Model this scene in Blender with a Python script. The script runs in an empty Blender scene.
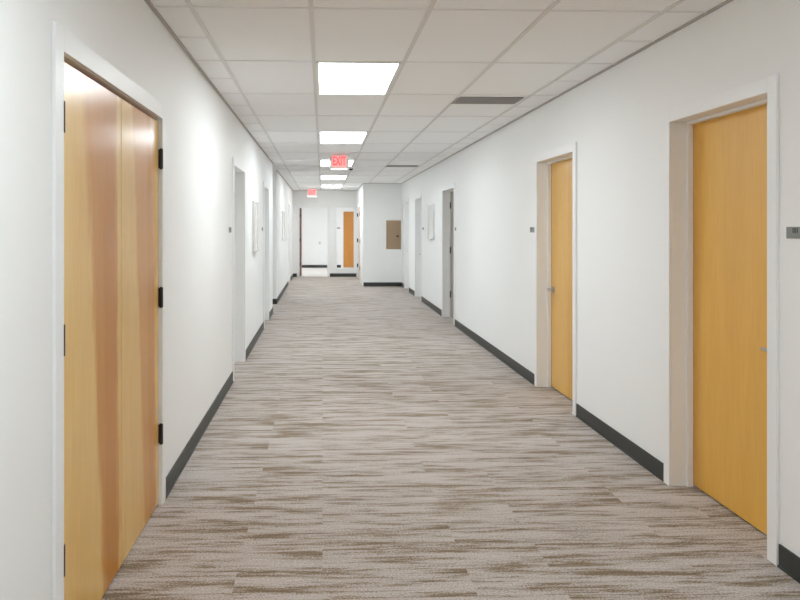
import bpy, bmesh, math
from math import radians, pi
from mathutils import Vector, Matrix

S = bpy.context.scene
C = S.collection

# ------------------------------------------------------------------ camera
EYE = 1.496
cam_d = bpy.data.cameras.new('camera')
cam = bpy.data.objects.new('camera', cam_d); C.objects.link(cam)
cam.location = (0, 0, EYE)
cam.rotation_euler = (radians(90), 0, radians(-2.0))
cam_d.sensor_fit = 'HORIZONTAL'; cam_d.sensor_width = 36
cam_d.lens = 745 / 800 * 36
cam_d.shift_x = (400 - 348.5) / 800
cam_d.shift_y = -(300 - 227.5) / 800
cam_d.clip_start = 0.05
S.camera = cam

# ------------------------------------------------------------------ world, exposure
w = bpy.data.worlds.new('world'); S.world = w; w.use_nodes = True
w.node_tree.nodes['Background'].inputs[0].default_value = (0.9, 0.95, 1, 1)
w.node_tree.nodes['Background'].inputs[1].default_value = 0.3
S.view_settings.view_transform = 'Standard'
S.view_settings.look = 'None'
S.view_settings.gamma = 1
S.view_settings.use_curve_mapping = False
S.view_settings.exposure = 0.55
LAMP = 11.9                      # radiance of the ceiling diffusers
try:
    S.cycles.max_bounces = 14; S.cycles.diffuse_bounces = 9; S.cycles.glossy_bounces = 5
except Exception:
    pass

# ------------------------------------------------------------------ key dimensions (metres)
XL, XR = -0.874, 2.017          # corridor wall faces
XLF = -0.90                     # far left wall face
H = 2.615                       # ceiling
T = 0.2                         # wall thickness
YB = -7.0                       # wall behind the camera
YA0, YA1 = 13.1, 14.6           # side passage in the left wall
YE = 22.65                      # end wall
YK, XK = 18.9, 1.04             # projecting closet block
YR = 27.8                       # back wall of the room beyond
DH = 2.105                      # door opening height

# ------------------------------------------------------------------ materials
def new_mat(name):
    m = bpy.data.materials.new(name); m.use_nodes = True
    nt = m.node_tree
    return m, nt, nt.nodes['Principled BSDF']

def srgb(r, g, b):
    f = lambda c: (c/255/12.92) if c/255 <= .04045 else ((c/255+.055)/1.055)**2.4
    return (f(r), f(g), f(b), 1)

def N(nt, kind, **kw):
    n = nt.nodes.new(kind)
    for k, v in kw.items(): setattr(n, k, v)
    return n

def L(nt, a, b): nt.links.new(a, b)

def val(nt, op, a, b=None, c=None, clamp=False):
    n = N(nt, 'ShaderNodeMath', operation=op, use_clamp=clamp)
    for i, x in enumerate((a, b, c)):
        if x is None: continue
        if isinstance(x, (int, float)): n.inputs[i].default_value = x
        else: L(nt, x, n.inputs[i])
    return n.outputs[0]

def simple(name, col, rough=.5, metal=0, bump=0, bscale=200, emit=None, estr=0, spec=.5, vary=0):
    m, nt, p = new_mat(name)
    p.inputs['Base Color'].default_value = col
    p.inputs['Roughness'].default_value = rough
    p.inputs['Metallic'].default_value = metal
    p.inputs['Specular IOR Level'].default_value = spec
    tc = N(nt, 'ShaderNodeTexCoord')
    no = N(nt, 'ShaderNodeTexNoise'); L(nt, tc.outputs['Object'], no.inputs['Vector'])
    no.inputs['Scale'].default_value = bscale; no.inputs['Detail'].default_value = 3
    if bump:
        b = N(nt, 'ShaderNodeBump'); b.inputs['Strength'].default_value = bump
        b.inputs['Distance'].default_value = .001
        L(nt, no.outputs['Fac'], b.inputs['Height']); L(nt, b.outputs['Normal'], p.inputs['Normal'])
    if vary:
        r = N(nt, 'ShaderNodeValToRGB')
        k0 = [c*(1-vary) for c in col[:3]]+[1]; k1 = [min(1, c*(1+vary)) for c in col[:3]]+[1]
        r.color_ramp.elements[0].color = k0; r.color_ramp.elements[1].color = k1
        r.color_ramp.elements[0].position = .3; r.color_ramp.elements[1].position = .7
        L(nt, no.outputs['Fac'], r.inputs[0]); L(nt, r.outputs[0], p.inputs['Base Color'])
    if emit:
        p.inputs['Emission Color'].default_value = emit
        p.inputs['Emission Strength'].default_value = estr
    return m

WALL = simple('wall_paint', (.912, .92, .918, 1), .55, bump=.15, bscale=350, spec=.3)
FRAME = simple('frame_enamel', (.90, .91, .915, 1), .38, spec=.4)
TILE = simple('ceiling_tile', (.94, .945, .945, 1), .9, bump=.5, bscale=500, spec=.1, vary=.03)
GRID = simple('ceiling_tee', (.74, .73, .71, 1), .5)
TEE = simple('ceiling_cross_tee', (.83, .83, .82, 1), .5)
ANGLE = simple('wall_angle', (.45, .42, .39, 1), .6)  # greyed to stand for the shadow line of the reveal along the walls
BASE = simple('rubber_base', (.030, .033, .030, 1), .42, spec=.5)
VINYL = simple('pale_vinyl', (.74, .69, .66, 1), .35, bscale=60, vary=.03)
BLACK = simple('black_metal', (.012, .012, .012, 1), .45)
NICKEL = simple('satin_nickel', (.50, .49, .46, 1), .3, metal=1)
TAUPE = simple('taupe_enamel', srgb(164, 140, 112), .45, bscale=90, vary=.02)
LATCH = simple('dark_latch', (.01, .006, .004, 1), .4)
GREYM = simple('grey_grille', (.30, .28, .265, 1), .5)
DARKG = simple('dark_duct', (.12, .11, .105, 1), .8)
SIGN = simple('grey_plaque', (.25, .265, .25, 1), .5)
INK = simple('dark_lettering', (.03, .04, .035, 1), .5)
WHITEP = simple('white_plastic', (.82, .82, .80, 1), .35)
BOARD = simple('board_face', (.84, .84, .82, 1), .2)
ALU = simple('aluminium_trim', (.72, .72, .71, 1), .35)
GAP = simple('shadow_gap', (.05, .045, .04, 1), .8)
DIFF = simple('lit_diffuser', (.9, .9, .9, 1), .6, emit=(.885, .955, .985, 1), estr=LAMP)
REDL = simple('lit_red_letter', (.7, .03, .04, 1), .5, emit=(1, .09, .10, 1), estr=1.3)
REDG = simple('sign_face', (.75, .45, .42, 1), .5, emit=(1, .28, .26, 1), estr=.42)

LENS = simple('lit_lens', (.9, .9, .9, 1), .5, emit=(1, .97, .95, 1), estr=1.2)

def glass():
    m, nt, p = new_mat('window_glass')
    p.inputs['Base Color'].default_value = (1, 1, 1, 1)
    p.inputs['Roughness'].default_value = 0.0
    p.inputs['Transmission Weight'].default_value = 1
    p.inputs['IOR'].default_value = 1.03
    p.inputs['Alpha'].default_value = .35
    return m
GLASS = glass()

def wood(name, light, dark, mid, bands, rough=.28, amount=1.0, coat=.25, spec=.5):
    """clear-coated veneer; bands = figure stripes (x0_top, x0_bottom, x1_top, x1_bottom, strength, soft) across local x."""
    m, nt, p = new_mat(name)
    tc = N(nt, 'ShaderNodeTexCoord'); sp = N(nt, 'ShaderNodeSeparateXYZ')
    L(nt, tc.outputs['Object'], sp.inputs[0])
    x, z = sp.outputs[0], sp.outputs[2]
    def noise(sx, sz, detail=3, rough_=.55, off=0):
        mp = N(nt, 'ShaderNodeMapping'); mp.inputs['Scale'].default_value = (sx, sx, sz)
        mp.inputs['Location'].default_value = (off, off*.7, off*.3)
        L(nt, tc.outputs['Object'], mp.inputs[0])
        n = N(nt, 'ShaderNodeTexNoise'); n.inputs['Scale'].default_value = 1
        n.inputs['Detail'].default_value = detail; n.inputs['Roughness'].default_value = rough_
        L(nt, mp.outputs[0], n.inputs[0]); return n.outputs['Fac']
    wob = val(nt, 'MULTIPLY', val(nt, 'SUBTRACT', noise(7, 1.1, 5, .65, 3), .5), .2)
    xw = val(nt, 'ADD', x, wob)
    tot = None
    zt = val(nt, 'MULTIPLY', z, 1/2.1, clamp=True)
    for (a1, a0, b1, b0, st, soft) in bands:
        lo = val(nt, 'ADD', val(nt, 'MULTIPLY', zt, a1-a0), a0)
        hi = val(nt, 'ADD', val(nt, 'MULTIPLY', zt, b1-b0), b0)
        e1 = val(nt, 'MULTIPLY', val(nt, 'SUBTRACT', xw, lo), 1/soft, clamp=True)
        e2 = val(nt, 'MULTIPLY', val(nt, 'SUBTRACT', hi, xw), 1/soft, clamp=True)
        k = val(nt, 'MULTIPLY', val(nt, 'MULTIPLY', e1, e2), st)
        tot = k if tot is None else val(nt, 'ADD', tot, k)
    soft = val(nt, 'MULTIPLY', val(nt, 'SUBTRACT', noise(7, .9, 5, .65, 11), .38), 1.3*amount, clamp=True)
    tot = soft if tot is None else val(nt, 'ADD', tot, val(nt, 'MULTIPLY', soft, .45), clamp=True)
    r = N(nt, 'ShaderNodeValToRGB'); L(nt, tot, r.inputs[0])
    r.color_ramp.elements[0].color = light; r.color_ramp.elements[1].color = dark
    e = r.color_ramp.elements.new(.5); e.color = mid
    # fine grain
    g = noise(160, 4, 3, .7, 5)
    mx = N(nt, 'ShaderNodeMix', data_type='RGBA', blend_type='MULTIPLY')
    mx.inputs[0].default_value = .35
    L(nt, r.outputs[0], mx.inputs[6])
    gr = N(nt, 'ShaderNodeValToRGB'); L(nt, g, gr.inputs[0])
    gr.color_ramp.elements[0].position = .3; gr.color_ramp.elements[0].color = (.72, .68, .6, 1)
    gr.color_ramp.elements[1].position = .6; gr.color_ramp.elements[1].color = (1, 1, 1, 1)
    L(nt, gr.outputs[0], mx.inputs[7])
    L(nt, mx.outputs[2], p.inputs['Base Color'])
    p.inputs['Roughness'].default_value = rough
    p.inputs['Specular IOR Level'].default_value = spec
    p.inputs['Coat Weight'].default_value = coat; p.inputs['Coat Roughness'].default_value = .18
    return m

def carpet():
    m, nt, p = new_mat('plank_carpet')
    tc = N(nt, 'ShaderNodeTexCoord')
    br = N(nt, 'ShaderNodeTexBrick'); L(nt, tc.outputs['Object'], br.inputs['Vector'])
    br.inputs['Color1'].default_value = (0, 0, 0, 1); br.inputs['Color2'].default_value = (1, 1, 1, 1)
    br.inputs['Mortar'].default_value = (.5, .5, .5, 1); br.inputs['Mortar Size'].default_value = 0
    br.inputs['Scale'].default_value = 1; br.inputs['Brick Width'].default_value = 1.0
    br.inputs['Row Height'].default_value = .25; br.offset = .37; br.offset_frequency = 2
    rnd = N(nt, 'ShaderNodeSeparateColor'); L(nt, br.outputs['Color'], rnd.inputs[0])
    sh = N(nt, 'ShaderNodeCombineXYZ')
    L(nt, val(nt, 'MULTIPLY', rnd.outputs[0], 37.0), sh.inputs[0]); L(nt, val(nt, 'MULTIPLY', rnd.outputs[0], 1.7), sh.inputs[1])
    ad = N(nt, 'ShaderNodeVectorMath', operation='ADD')
    L(nt, tc.outputs['Object'], ad.inputs[0]); L(nt, sh.outputs[0], ad.inputs[1])
    def noise(sx, sy, d, ro):
        mp = N(nt, 'ShaderNodeMapping'); mp.inputs['Scale'].default_value = (sx, sy, 1)
        L(nt, ad.outputs[0], mp.inputs[0])
        n = N(nt, 'ShaderNodeTexNoise'); n.inputs['Scale'].default_value = 1
        n.inputs['Detail'].default_value = d; n.inputs['Roughness'].default_value = ro
        n.inputs['Distortion'].default_value = .12
        L(nt, mp.outputs[0], n.inputs[0]); return n.outputs['Fac']
    a = noise(1.5, 13.5, 4, .62)
    b = noise(4.2, 46, 4, .68)
    f = noise(95, 130, 3, .85)
    s = val(nt, 'ADD', val(nt, 'MULTIPLY', a, .58), val(nt, 'MULTIPLY', b, .42))
    s = val(nt, 'ADD', s, val(nt, 'MULTIPLY', val(nt, 'SUBTRACT', f, .5), .38))
    r = N(nt, 'ShaderNodeValToRGB'); L(nt, s, r.inputs[0])
    cr = r.color_ramp
    cr.elements[0].position = .40; cr.elements[0].color = srgb(134, 114, 90)
    cr.elements[1].position = .62; cr.elements[1].color = srgb(216, 207, 202)
    e = cr.elements.new(.455); e.color = srgb(160, 142, 120)
    e = cr.elements.new(.492); e.color = srgb(201, 191, 184)
    # pile speckle
    sp = N(nt, 'ShaderNodeTexNoise'); L(nt, tc.outputs['Object'], sp.inputs[0])
    sp.inputs['Scale'].default_value = 120; sp.inputs['Detail'].default_value = 2
    g = N(nt, 'ShaderNodeValToRGB'); L(nt, sp.outputs['Fac'], g.inputs[0])
    g.color_ramp.elements[0].position = .32; g.color_ramp.elements[0].color = (.46, .45, .45, 1)
    g.color_ramp.elements[1].position = .68; g.color_ramp.elements[1].color = (1, 1, 1, 1)
    mx = N(nt, 'ShaderNodeMix', data_type='RGBA', blend_type='MULTIPLY'); mx.inputs[0].default_value = .8
    L(nt, r.outputs[0], mx.inputs[6]); L(nt, g.outputs[0], mx.inputs[7])
    L(nt, mx.outputs[2], p.inputs['Base Color'])
    p.inputs['Roughness'].default_value = .9; p.inputs['Specular IOR Level'].default_value = .15
    p.inputs['Sheen Weight'].default_value = .25; p.inputs['Sheen Roughness'].default_value = .4
    bp = N(nt, 'ShaderNodeBump'); bp.inputs['Strength'].default_value = .6; bp.inputs['Distance'].default_value = .003
    L(nt, sp.outputs['Fac'], bp.inputs['Height']); L(nt, bp.outputs['Normal'], p.inputs['Normal'])
    return m
CARPET = carpet()

MAPLE_L, MAPLE_M, MAPLE_D = srgb(240, 200, 124), srgb(220, 160, 78), srgb(202, 134, 46)
# local x of the left pair runs from +0.745 (near the camera) to -0.745
WOOD_PAIR = wood('maple_pair_veneer', MAPLE_L, MAPLE_D, MAPLE_M,
    [(.06, .0, .53, .26, .74, .06), (-.60, -.72, -.17, -.44, .55, .05), (.07, .02, .26, .20, .25, .05), (-.70, -.72, -.48, -.52, .3, .04)], rough=.26, coat=.12, spec=.3)
WOOD_GOLD = wood('golden_maple_veneer', srgb(236, 184, 84), srgb(204, 136, 14), srgb(221, 158, 36), [(-.2, -.1, .25, .2, .0, .1)], rough=.42, coat=.1, amount=1.25)
WOOD_TAN = wood('tan_maple_veneer', srgb(234, 186, 96), srgb(208, 148, 50), srgb(224, 170, 76), [(-.5, -.5, .02, .06, .35, .05)], rough=.35, coat=.2)
EDGEW = simple('dark_wood_edge', srgb(134, 98, 78), .5, bscale=20, vary=.08)
PALEW = simple('pale_sheen_wood', srgb(226, 208, 192), .4, bscale=15, vary=.03)  # double door wood, whitish grazing reflection mixed into the colour
DOORGREY = simple('grey_sheen_wood', srgb(150, 138, 126), .45, bscale=12, vary=.05)  # wood door whose grey grazing reflection is put into the colour
WOOD_RED = wood('orange_maple_veneer', srgb(206, 142, 64), srgb(176, 104, 36), srgb(192, 124, 50), [], rough=.4, coat=.1)

# ------------------------------------------------------------------ mesh helpers
def bx(bm, x0, x1, y0, y1, z0, z1):
    vs = [bm.verts.new(c) for c in ((x0,y0,z0),(x1,y0,z0),(x1,y1,z0),(x0,y1,z0),(x0,y0,z1),(x1,y0,z1),(x1,y1,z1),(x0,y1,z1))]
    for f in ((3,2,1,0),(4,5,6,7),(0,1,5,4),(1,2,6,5),(2,3,7,6),(3,0,4,7)):
        bm.faces.new([vs[i] for i in f])

def cyl(bm, p0, p1, r0, r1=None, seg=20):
    r1 = r0 if r1 is None else r1
    p0, p1 = Vector(p0), Vector(p1); d = p1 - p0
    q = Vector((0, 0, 1)).rotation_difference(d.normalized()).to_matrix().to_4x4()
    bmesh.ops.create_cone(bm, cap_ends=True, segments=seg, radius1=r0, radius2=r1, depth=d.length,
                          matrix=Matrix.Translation((p0+p1)/2) @ q)

def obj(name, bm, m, parent=None, bevel=0, seg=2):
    me = bpy.data.meshes.new(name); bm.normal_update(); bm.to_mesh(me); bm.free()
    me.materials.append(m)
    o = bpy.data.objects.new(name, me); C.objects.link(o)
    if parent: o.parent = parent
    if bevel:
        b = o.modifiers.new('bevel', 'BEVEL'); b.width = bevel; b.segments = seg; b.limit_method = 'ANGLE'
    return o

def boxes(name, lst, m, parent=None, bevel=0):
    bm = bmesh.new()
    for b in lst: bx(bm, *b)
    return obj(name, bm, m, parent, bevel)

def tag(o, label, cat, group=None, kind=None):
    o['label'] = label; o['category'] = cat
    if group: o['group'] = group
    if kind: o['kind'] = kind
    return o

def struct(o, label, cat):
    return tag(o, label, cat, kind='structure')

def root(name, loc, rz=0):
    o = bpy.data.objects.new(name, None); C.objects.link(o)
    o.location = loc; o.rotation_euler = (0, 0, rz); o.empty_display_size = .2
    return o

def copy_tree(o, parent=None):
    c = o.copy(); C.objects.link(c)
    if parent: c.parent = parent
    for ch in list(o.children): copy_tree(ch, c)
    return c

# ------------------------------------------------------------------ doors: positions along each wall
A = (2.515, 4.045)
B = (7.32, 8.31)
Cc = (11.11, 12.02)
D = (19.6, 20.5)
R1 = (3.293, 4.24)
R2 = (5.91, 6.91)
R3 = (11.34, 12.40)
R4 = (15.15, 16.07)
R5 = (17.35, 18.25)
K = (20.35, 21.85)
E1 = (-.70, .145)               # end wall doorway (x)
W1 = (.44, .955)                # end wall window (x)
WZ = (.25, 2.10)
BK = (.765, 1.625)              # door in the back wall of the room beyond
LIN = .02                       # frame lining thickness

# ------------------------------------------------------------------ shell
def wall_y(name, x0, x1, ya, yb, holes, label):
    """wall running along y with door holes"""
    l = []; y = ya
    for (h0, h1) in sorted(holes):
        l.append((x0, x1, y, h0-LIN, 0, H+.1))
        l.append((x0, x1, h0-LIN, h1+LIN, DH+LIN, H+.1)); y = h1+LIN
    l.append((x0, x1, y, yb, 0, H+.1))
    return struct(boxes(name, l, WALL), label, 'wall')

fl = boxes('floor', [(-2.9, XR+T, YB-T, YE+.1, -.05, 0)], CARPET)
struct(fl, 'grey and brown streaked plank carpet running down the corridor', 'floor')
fl2 = boxes('floor_room', [(-2.9, 3.2, YE+.1, YR+T, -.05, -.001)], VINYL)
struct(fl2, 'pale smooth floor of the room beyond the end doorway', 'floor')

wall_y('wall_left', XL-T, XL, YB, YA0, [A, B, Cc], 'white painted left corridor wall with the wooden double door')
wall_y('wall_left_far', XLF-T, XLF, YA1, YE, [D], 'white left wall beyond the side passage')
wall_y('wall_right', XR, XR+T, YB, YK+T, [R1, R2, R3, R4, R5], 'long white painted right corridor wall with five doorways')
wall_y('wall_block_side', XK, XK+T, YK, YE, [K], 'narrow side of the projecting white wall with hinged double door')
struct(boxes('wall_block_front', [(XK+T, XR, YK, YK+T, 0, H+.1)], WALL), 'white projecting wall holding the taupe electrical panel', 'wall')
struct(boxes('wall_back', [(XL-T, XR+T, YB-T, YB, 0, H+.1)], WALL), 'white wall closing the corridor behind the viewer', 'wall')
struct(boxes('wall_left_near', [(XL, XL+.024, YB, 2.105, 0, H+.1)], WALL), 'slightly thicker white wall section before the maple double door', 'wall')
# side passage
struct(boxes('wall_passage', [(-2.8, XL-T, YA0-T, YA0, 0, H+.1), (-2.8, XLF-T, YA1, YA1+T, 0, H+.1), (-2.9, -2.8, YA0-T, YA1+T, 0, H+.1)], WALL),
       'white walls of the short side passage off the left wall', 'wall')
# end wall with doorway and window
hx0, hx1 = E1[0]-LIN, E1[1]+LIN
wx0, wx1 = W1[0]-LIN, W1[1]+LIN
struct(boxes('wall_end', [
    (-2.9, hx0, YE, YE+.15, 0, H+.1), (hx0, hx1, YE, YE+.15, DH+LIN, H+.1),
    (hx1, wx0, YE, YE+.15, 0, H+.1), (wx0, wx1, YE, YE+.15, 0, WZ[0]-LIN), (wx0, wx1, YE, YE+.15, WZ[1]+LIN, H+.1),
    (wx1, 3.2, YE, YE+.15, 0, H+.1)], WALL), 'white end wall with an open doorway and a tall window', 'wall')
struct(boxes('wall_room', [(-2.9, BK[0]-LIN, YR, YR+T, 0, H+.1), (BK[0]-LIN, BK[1]+LIN, YR, YR+T, DH+LIN, H+.1), (BK[1]+LIN, 3.2, YR, YR+T, 0, H+.1),
                   (-3.1, -2.9, YE, YR+T, 0, H+.1), (3.2, 3.4, YE, YR+T, 0, H+.1)], WALL),
       'white walls of the room seen through the end doorway', 'wall')

# ceiling: tiles, tees and wall angle
ZC = H + .005
ce = boxes('ceiling', [(-3.1, 3.4, YB-T, YR+T, ZC, ZC+.05)], TILE)
struct(ce, 'suspended ceiling of off-white mineral tiles in a metal grid', 'ceiling')
GX = [-.668, -.058, .552, 1.162, 1.772]
Y0 = 5.035
hw = .012
bm = bmesh.new()
for x in GX: bx(bm, x-hw, x+hw, YB, YE, H-.002, ZC)
obj('main_runner', bm, GRID, ce)
bm = bmesh.new()
y = Y0 - 1.22*9
k = 0
while y < YE:
    for i in range(4):
        bx(bm, GX[i]+hw, GX[i+1]-hw, y-hw*.75, y+hw*.75, H, ZC)
    for dy in (0, .61):
        if abs(y+dy-5.66) < .01: continue
        if y+dy < YE:
            bx(bm, XL if y+dy < YA0 else XLF, GX[0]-hw, y+dy-hw*.75, y+dy+hw*.75, H, ZC)
            if y+dy < YK: bx(bm, GX[4]+hw, XR, y+dy-hw*.75, y+dy+hw*.75, H, ZC)
    y += 1.22
obj('cross_tee', bm, TEE, ce)
bm = bmesh.new()
e = .02
bx(bm, XL, XL+e, 2.106, YA0, H-.004, ZC); bx(bm, XLF, XLF+e, YA1, YE, H-.004, ZC)
bx(bm, XR-e, XR, YB, YK, H-.004, ZC); bx(bm, XK, XR-e, YK-e, YK, H-.004, ZC)
bx(bm, XK-e, XK, YK-e, YE, H-.004, ZC); bx(bm, XLF+e, XK-e, YE-e, YE, H-.004, ZC)
obj('wall_angle', bm, ANGLE, ce)

# baseboards
BH, BT = .102, .009
def base_strip(bm, x0, x1, y0, y1, side):
    bx(bm, x0, x1, y0, y1, 0, BH)
def seg_y(xw, n, ya, yb, holes, gap=.078):
    """strips on a wall along y; n = +1 if the corridor is on the +x side"""
    l = []; y = ya
    x0, x1 = (xw, xw+BT) if n > 0 else (xw-BT, xw)
    t0, t1 = (xw, xw+BT+.006) if n > 0 else (xw-BT-.006, xw)
    cuts = []
    for (h0, h1) in sorted(holes):
        cuts.append((y, h0-gap)); y = h1+gap
    cuts.append((y, yb))
    for a, b in cuts:
        l.append((x0, x1, a, b, 0, BH)); l.append((t0, t1, a, b, 0, .012))
    return l
struct(boxes('baseboard_left', seg_y(XL+.0245, 1, YB, 2.105, []) + seg_y(XL, 1, 2.108, YA0, [A, B, Cc]) , BASE, bevel=.002), 'dark rubber baseboard along the near left wall', 'baseboard')
struct(boxes('baseboard_left_far', [(XLF-1.8, XLF+BT, YA1-BT, YA1, 0, BH)] + seg_y(XLF, 1, YA1, YE, [D]) + [(XLF+BT, E1[0]-.078, YE-BT, YE, 0, BH)], BASE, bevel=.002),
       'dark rubber baseboard along the far left wall', 'baseboard')
struct(boxes('baseboard_right', seg_y(XR, -1, YB, YK, [R1, R2, R3, R4, R5]), BASE, bevel=.002), 'dark rubber baseboard between the right wall doorways', 'baseboard')
struct(boxes('baseboard_block', [(XK, XR-BT-.001, YK-BT, YK, 0, BH), (XK, XR-BT-.001, YK-BT-.006, YK, 0, .012)], BASE, bevel=.002), 'black baseboard under the taupe electrical panel', 'baseboard')
struct(boxes('baseboard_end', [(E1[1]+.079, XK-BT-.001, YE-BT, YE, 0, BH)], BASE, bevel=.002), 'black baseboard under the tall end window', 'baseboard')
struct(boxes('baseboard_room', [(-2.89, BK[0]-.078, YR-BT, YR, 0, BH), (BK[1]+.078, 3.19, YR-BT, YR, 0, BH)], BASE, bevel=.002),
       'black baseboard on the far wall of the room beyond', 'baseboard')

# ------------------------------------------------------------------ doors
def frame_parts(r, w_, depth, stop_y=None, h=DH, fw=.072, pr=.014, sill=None, stop_mat=None):
    """metal frame in local coords: x along wall, +y into the corridor, origin at floor centre of the opening on the wall face"""
    a = w_/2; z0 = 0 if sill is None else sill
    g = .0008
    l = [(-a-LIN+g, -a, -depth, 0, z0, h), (a, a+LIN-g, -depth, 0, z0, h), (-a-LIN+g, a+LIN-g, -depth, 0, h, h+LIN-g),
         (-a-fw, -a, g, pr, z0 if sill is None else z0-fw, h+fw), (a, a+fw, g, pr, z0 if sill is None else z0-fw, h+fw), (-a, a, g, pr, h, h+fw)]
    if sill is not None:
        l += [(-a-LIN+g, a+LIN-g, -depth, 0, z0-LIN+g, z0), (-a, a, g, pr, z0-fw, z0)]
    f = boxes('frame', l, FRAME, r, bevel=.0025)
    if stop_y is not None:
        y0, y1 = stop_y
        boxes('door_stop', [(-a, -a+.015, y0, y1, z0, h), (a-.015, a, y0, y1, z0, h), (-a+.015, a-.015, y0, y1, h-.04, h)] if stop_mat else [(-a, -a+.015, y0, y1, z0, h), (a-.015, a, y0, y1, z0, h), (-a+.015, a-.015, y0, y1, h-.015, h)], stop_mat or FRAME, r, bevel=.002)
    return f

def lever(leaf, x, y, z, dirx):
    bm = bmesh.new()
    cyl(bm, (x, y, z), (x, y+.008, z), .032, .030, 28)
    cyl(bm, (x, y+.008, z), (x, y+.05, z), .010, seg=16)
    cyl(bm, (x-dirx*.012, y+.05, z), (x+dirx*.055, y+.052, z), .0105, .0095, 16)
    cyl(bm, (x+dirx*.055, y+.052, z), (x+dirx*.115, y+.048, z-.002), .0095, .007, 16)
    obj('handle', bm, NICKEL, leaf)

def hinge(r, x, y, z, side, leaf_face=0):
    """black butt hinge with barrel; side = direction of the jamb"""
    bm = bmesh.new()
    cyl(bm, (x, y, z-.052), (x, y, z+.052), .0105, seg=16)
    for q in (-.056, .052): cyl(bm, (x, y, z+q), (x, y, z+q+.004), .0075, seg=12)
    bx(bm, x-.0015, x+.0015, y-.035, y, z-.05, z+.05)
    obj('hinge', bm, BLACK, r)

DOORN = [0]
def door(loc, rz, w_, label, mat, recess=.123, leaves=1, handle=None, hinges=(), depth=T, knuckle=False, proud=.006):
    DOORN[0] += 1
    r = root('door_%d' % DOORN[0], loc, rz)
    struct(r, label, 'door')
    a = w_/2; th = .044
    if knuckle:      # flush leaf opening into the corridor
        frame_parts(r, w_, depth, stop_y=(-.075, -.054), stop_mat=GREYM, h=2.082, fw=.08)  # stop coloured dark to stand in for shade under the head
        boxes('gap_shade_strip', [(leaves-.012, leaves+.012, -.072, -.054, .012, 2.03)], GAP, r)  # dark strip behind the leaf joint, stands in for the shade of the gap
        face = -.008; top = 2.064
    else:
        frame_parts(r, w_, depth, stop_y=(-recess+.0015, -recess+.036))
        face = -recess; top = 2.092
    if mat is not None:
        xs = [(-a+.003, a-.003)] if leaves == 1 else [(-a+.004, -.0045+leaves), (.0045+leaves, a-.004)]
        for (x0, x1) in xs:
            lf = boxes('leaf', [(x0, x1, face-th, face, .012, top)], mat, r, bevel=.0015)
            if handle and leaves == 1:
                s = handle; lever(lf, s*(a-.075), face, .92, -s)
        for hx in hinges:
            for z in (1.865, 1.12, .385):
                hinge(r, hx*(a-.001), (proud if knuckle else face+.008), z, hx)
    return r

LR, RR = -pi/2, pi/2      # corridor-facing rotations for left and right wall
def onleft(p, xw=XL): return (xw, (p[0]+p[1])/2, 0)
def wd(p): return p[1]-p[0]

# left pair: leaf split at y = 3.27
door(onleft(A), LR, wd(A), 'tall maple double door in the near left wall with black hinges', WOOD_PAIR,
     leaves=(sum(A)/2 - 3.30), hinges=(-1, 1), knuckle=True)
door(onleft(B), LR, wd(B), 'deep white door frame just past the maple double door', FRAME, handle=1)
door(onleft(Cc), LR, wd(Cc), 'white door frame past the left wall board, before the side passage', FRAME, handle=1)
door(onleft(D, XLF), LR, wd(D), 'small white door frame at the far end of the left wall', FRAME, handle=1)
door(onleft(R1, XR), RR, wd(R1), 'golden wooden door nearest on the right wall, beside the large plaque', WOOD_GOLD, handle=-1)
door(onleft(R2, XR), RR, wd(R2), 'narrow looking tan wooden door, second along the right wall, lever at its far edge', WOOD_TAN, handle=1)
door(onleft(R3, XR), RR, wd(R3), 'recessed doorway with dark hinges, third along the right wall', DOORGREY, hinges=(.9,))
door(onleft(R4, XR), RR, wd(R4), 'white recessed doorway just past the right wall board', FRAME, handle=1)
door(onleft(R5, XR), RR, wd(R5), 'white recessed doorway next to the corner with the electrical panel', FRAME, handle=1)
door(onleft(K, XK), RR, wd(K), 'double door with black hinges in the side of the projecting wall', PALEW, leaves=.01, hinges=(-1, 1), knuckle=True, proud=.017)
door(((BK[0]+BK[1])/2, YR, 0), pi, wd(BK), 'orange wooden door in the room seen through the tall window', WOOD_RED, recess=.03, depth=.19)

# open doorway in the end wall, leaf swung into the room
DOORN[0] += 1
r = root('door_%d' % DOORN[0], ((E1[0]+E1[1])/2, YE, 0), pi)
struct(r, 'open doorway in the end wall with its wooden door swung inwards', 'door')
frame_parts(r, wd(E1), .15)
a = wd(E1)/2
lf = boxes('leaf', [(a-.046, a-.002, -.15-.80, -.115, .012, 2.09)], EDGEW, r, bevel=.0015)
for z in (1.865, 1.12, .385):
    bm = bmesh.new(); cyl(bm, (a-.024, -.105, z-.05), (a-.024, -.105, z+.05), .009, seg=14); bx(bm, a-.026, a-.0005, -.113, -.1105, z-.05, z+.05)
    obj('hinge', bm, BLACK, r)

# tall window in the end wall
r = root('window_1', ((W1[0]+W1[1])/2, YE, 0), pi)
struct(r, 'tall narrow window beside the end doorway, orange door behind it', 'window')
frame_parts(r, wd(W1), .15, h=WZ[1], sill=WZ[0], fw=.05)
boxes('pane', [(-wd(W1)/2+.002, wd(W1)/2-.002, -.079, -.073, WZ[0]+.002, WZ[1]-.002)], GLASS, r)

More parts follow.
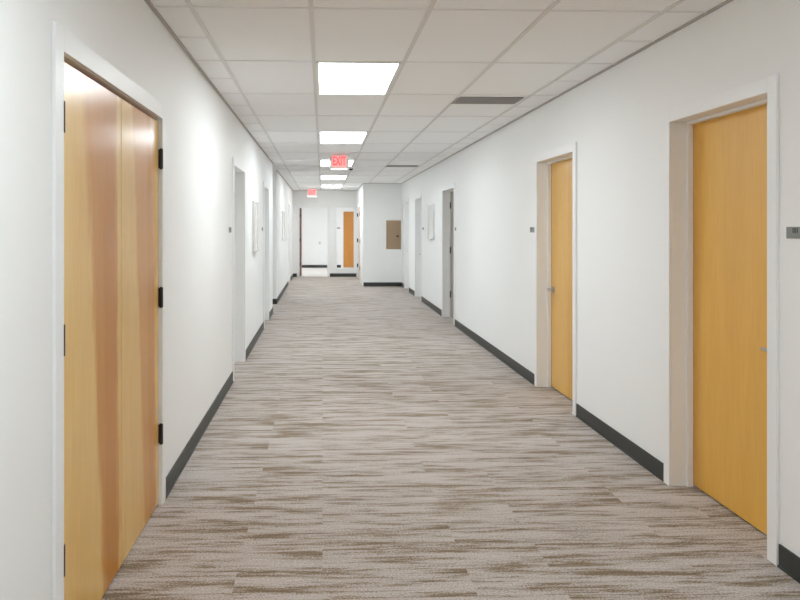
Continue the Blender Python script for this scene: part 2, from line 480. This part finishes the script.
# ------------------------------------------------------------------ ceiling lights
def ceiling_light(x0, x1, y0, y1):
    r = root('ceiling_light', ((x0+x1)/2, (y0+y1)/2, H-.004))
    a, b = (x1-x0)/2-.012, (y1-y0)/2-.013
    fw = .022; fy = .013
    boxes('frame', [(-a, -a+fw, -b, b, 0, .011), (a-fw, a, -b, b, 0, .011), (-a+fw, a-fw, -b, -b+fy, 0, .011), (-a+fw, a-fw, b-fy, b, 0, .011)], WHITEP, r, bevel=.0015)
    boxes('diffuser', [(-a+fw, a-fw, -b+fy, b-fy, .002, .010)], DIFF, r)
    return r
L0 = ceiling_light(GX[1], GX[2], Y0, Y0+1.22)
tag(L0, 'large bright troffer nearest overhead, in front of the near vent', 'ceiling light', 'troffers down the middle of the ceiling')
ll = {1: 'second bright ceiling panel from the viewer, just short of the near exit sign',
      2: 'bright ceiling panel partly hidden behind the near exit sign',
      3: 'thin bright ceiling panel just beyond the near exit sign and dark detector',
      4: 'thinnest bright ceiling panel, last before the end wall',
      -1.2: 'unseen bright ceiling panel overhead at the viewer, shifted to balance the near light, before the maple double door',  # unseen; shifted off the row spacing to set brightness of the near walls
      -3: 'bright ceiling panel at the closed end of the corridor behind the viewer'}
for k, t in ll.items():
    c = copy_tree(L0); c.location.y = L0.location.y + k*3.66
    tag(c, t, 'ceiling light', 'troffers down the middle of the ceiling')
c = copy_tree(L0); c.location = (-.2, 25.3, H-.004)
tag(c, 'bright ceiling panel of the room beyond the end doorway', 'ceiling light', 'panels of the far room')
c = copy_tree(L0); c.location = (1.6, 25.31, H-.004)  # unseen panel, added to make the room beyond brighter
tag(c, 'unseen ceiling panel added to brighten the far room, above its orange door', 'ceiling light', 'panels of the far room')

# ------------------------------------------------------------------ vents
def vent(x0, x1, y0, y1):
    r = root('ceiling_vent', ((x0+x1)/2, (y0+y1)/2, H-.004))
    a, b = (x1-x0)/2, (y1-y0)/2
    boxes('frame', [(-a, -a+.012, -b, b, 0, .011), (a-.012, a, -b, b, 0, .011), (-a+.012, a-.012, -b, -b+.012, 0, .011), (-a+.012, a-.012, b-.012, b, 0, .011)], GREYM, r, bevel=.001)
    boxes('backing', [(-a+.012, a-.012, -b+.012, b-.012, .0085, .0105)], DARKG, r)
    bm = bmesh.new(); n = 16
    for i in range(n):
        y = -b+.012 + (i+.5)*(2*b-.024)/n
        bx(bm, -a+.012, a-.012, y-.006, y+.004, .001, .0065)
    obj('slats', bm, GREYM, r)
    return r
v = vent(1.155, 1.735, 6.36, 6.68)
tag(v, 'grey louvred air vent in the ceiling right of the nearest bright panel', 'vent', 'ceiling air vents')
v2 = copy_tree(v); v2.location.y = 13.55
tag(v2, 'far grey air vent, a thin line in the ceiling before the projecting wall', 'vent', 'ceiling air vents')

# ------------------------------------------------------------------ exit signs
def text(name, s, size, mat, parent, loc, rot, ext=.001, off=0, sx=1):
    cu = bpy.data.curves.new(name, 'FONT'); cu.body = s; cu.size = size; cu.extrude = ext; cu.offset = off
    cu.align_x = 'CENTER'; cu.align_y = 'CENTER'; cu.materials.append(mat)
    tmp = bpy.data.objects.new(name + '_outline', cu)
    me = bpy.data.meshes.new_from_object(tmp); me.name = name
    bpy.data.objects.remove(tmp)
    o = bpy.data.objects.new(name, me); C.objects.link(o); o.parent = parent
    o.location = loc; o.rotation_euler = rot; o.scale = (sx, 1, 1)
    return o
def exit_sign(x, y):
    r = root('exit_sign', (x, y, H-.004))
    bm = bmesh.new(); bx(bm, -.07, .07, -.04, .04, -.018, 0); obj('canopy', bm, WHITEP, r, bevel=.004)
    boxes('housing', [(-.145, .145, -.022, .022, -.228, -.006)], WHITEP, r, bevel=.006)
    boxes('face', [(-.112, .112, -.0235, -.0215, -.196, -.014)], REDG, r)
    boxes('downlight_lens', [(-.12, .12, -.0235, .0235, -.2285, -.212)], LENS, r)
    text('lettering', 'EXIT', .185, REDL, r, (0, -.0245, -.106), (pi/2, 0, 0), off=.006, sx=.55)
    return r
s = exit_sign(.255, 11.4)
tag(s, 'red lit exit sign hanging in front of the third ceiling panel', 'exit sign', 'red exit signs')
s2 = copy_tree(s); s2.location = (-.30, 21.6, H-.004)
tag(s2, 'small red lit exit sign hanging above the end doorway', 'exit sign', 'red exit signs')

# dark detector on the ceiling
r = root('ceiling_detector', (.53, 13.95, H-.003))
tag(r, 'small dark round detector on the ceiling beside the near exit sign', 'detector')
bm = bmesh.new(); cyl(bm, (0, 0, -.014), (0, 0, .0), .055, .06, 28); obj('base', bm, WHITEP, r)
bm = bmesh.new(); bmesh.ops.create_uvsphere(bm, u_segments=24, v_segments=12, radius=.044, matrix=Matrix.Translation((0, 0, -.014)) @ Matrix.Diagonal((1, 1, .75, 1)))
for vv in bm.verts:
    if vv.co.z > -.0142: vv.co.z = -.0142
obj('dome', bm, BLACK, r)

# ------------------------------------------------------------------ room number plaques
def plaque(loc, rz, label, s):
    """local +y out of the wall"""
    r = root('door_plaque', loc, rz)
    boxes('plate', [(-.075, .075, 0.0005, .006, -.025, .025)], SIGN, r, bevel=.0015)
    text('number', s, .030, INK, r, (.012, .0066, .008), (pi/2, 0, pi), ext=.0004, off=.0009)
    bm = bmesh.new()
    for i in range(9):
        for j in range(2):
            if (i*7+j*3) % 4: cyl(bm, (-.024+i*.006, .006, -.012-j*.005), (-.024+i*.006, .0068, -.012-j*.005), .0012, seg=8)
    obj('braille_dots', bm, SIGN, r)
    return tag(r, label, 'sign', 'grey room number plaques')
PZ = 1.474
plaque((XR, 3.09, PZ), RR, 'grey room plaque beside the nearest golden door on the right', '101')
plaque((XR, 7.09, PZ), RR, 'small grey plaque past the far edge of the tan door with a lever', '103')
plaque((XR, 11.26, PZ), RR, 'small grey plaque in front of the recessed doorway with dark hinges', '105')
plaque((XR, 14.87, PZ), RR, 'tiny grey plaque between the right wall board and the next doorway', '107')
plaque((XL, 7.06, PZ), LR, 'small grey plaque between the maple double door and the deep white frame', '102')
plaque((XL, 10.85, PZ), LR, 'small grey plaque between the left wall board and the next frame', '104')
r = root('door_plaque', (.60, YR, PZ), pi)
boxes('plate', [(-.06, .06, .0005, .006, -.025, .025)], SIGN, r, bevel=.0015)
tag(r, 'tiny grey plaque left of the orange door seen through the window', 'sign', 'grey room number plaques')

# ------------------------------------------------------------------ wall boards
def board(loc, rz, w_, h_, label):
    r = root('whiteboard', loc, rz)
    a = w_/2; f = .018
    boxes('frame', [(-a, -a+f, .0005, .03, 0, h_), (a-f, a, .0005, .03, 0, h_), (-a+f, a-f, .0005, .03, 0, f), (-a+f, a-f, .0005, .03, h_-f, h_)], ALU, r, bevel=.002)
    boxes('writing_surface', [(-a+f, a-f, .0005, .02, f, h_-f)], BOARD, r)
    boxes('tray', [(-a*.55, a*.55, .0305, .06, -.004, .006), (-a*.55, a*.55, .057, .06, .006, .014)], ALU, r, bevel=.001)
    return tag(r, label, 'whiteboard', 'small white wall boards')
board((XL, 9.57, 1.20), LR, .56, .63, 'small white framed board on the left wall, between the two white frames')
board((XR, 13.68, 1.28), RR, .68, .64, 'small white framed board on the right wall, between two recessed doorways')
board((XLF, 16.9, 1.22), LR, .68, .64, 'small white board on the far left wall beyond the side passage')

# ------------------------------------------------------------------ electrical panel
r = root('electrical_panel', (1.808, YK, .947), pi)
tag(r, 'taupe metal electrical panel on the projecting white wall', 'electrical panel')
boxes('frame', [(-.187, .187, .0005, .010, 0, .73)], TAUPE, r, bevel=.003)
dd = boxes('door', [(-.165, .165, .0105, .018, .025, .705)], TAUPE, r, bevel=.003)
bm = bmesh.new(); bx(bm, -.125, -.07, .0182, .032, .305, .350); bx(bm, -.114, -.08, .032, .040, .314, .341)
obj('latch', bm, LATCH, dd, bevel=.002)

# small grey fitting of unknown kind on the far room wall
r = root('wall_fitting', (-.10, YR, .92), pi)
tag(r, 'small grey fitting on the white wall seen through the end doorway', 'wall fitting')
boxes('plate', [(-.04, .04, .0005, .006, -.06, .06)], WHITEP, r, bevel=.002)
bm = bmesh.new(); cyl(bm, (0, .006, 0), (0, .04, 0), .03, .028, 24); obj('knob', bm, NICKEL, r)
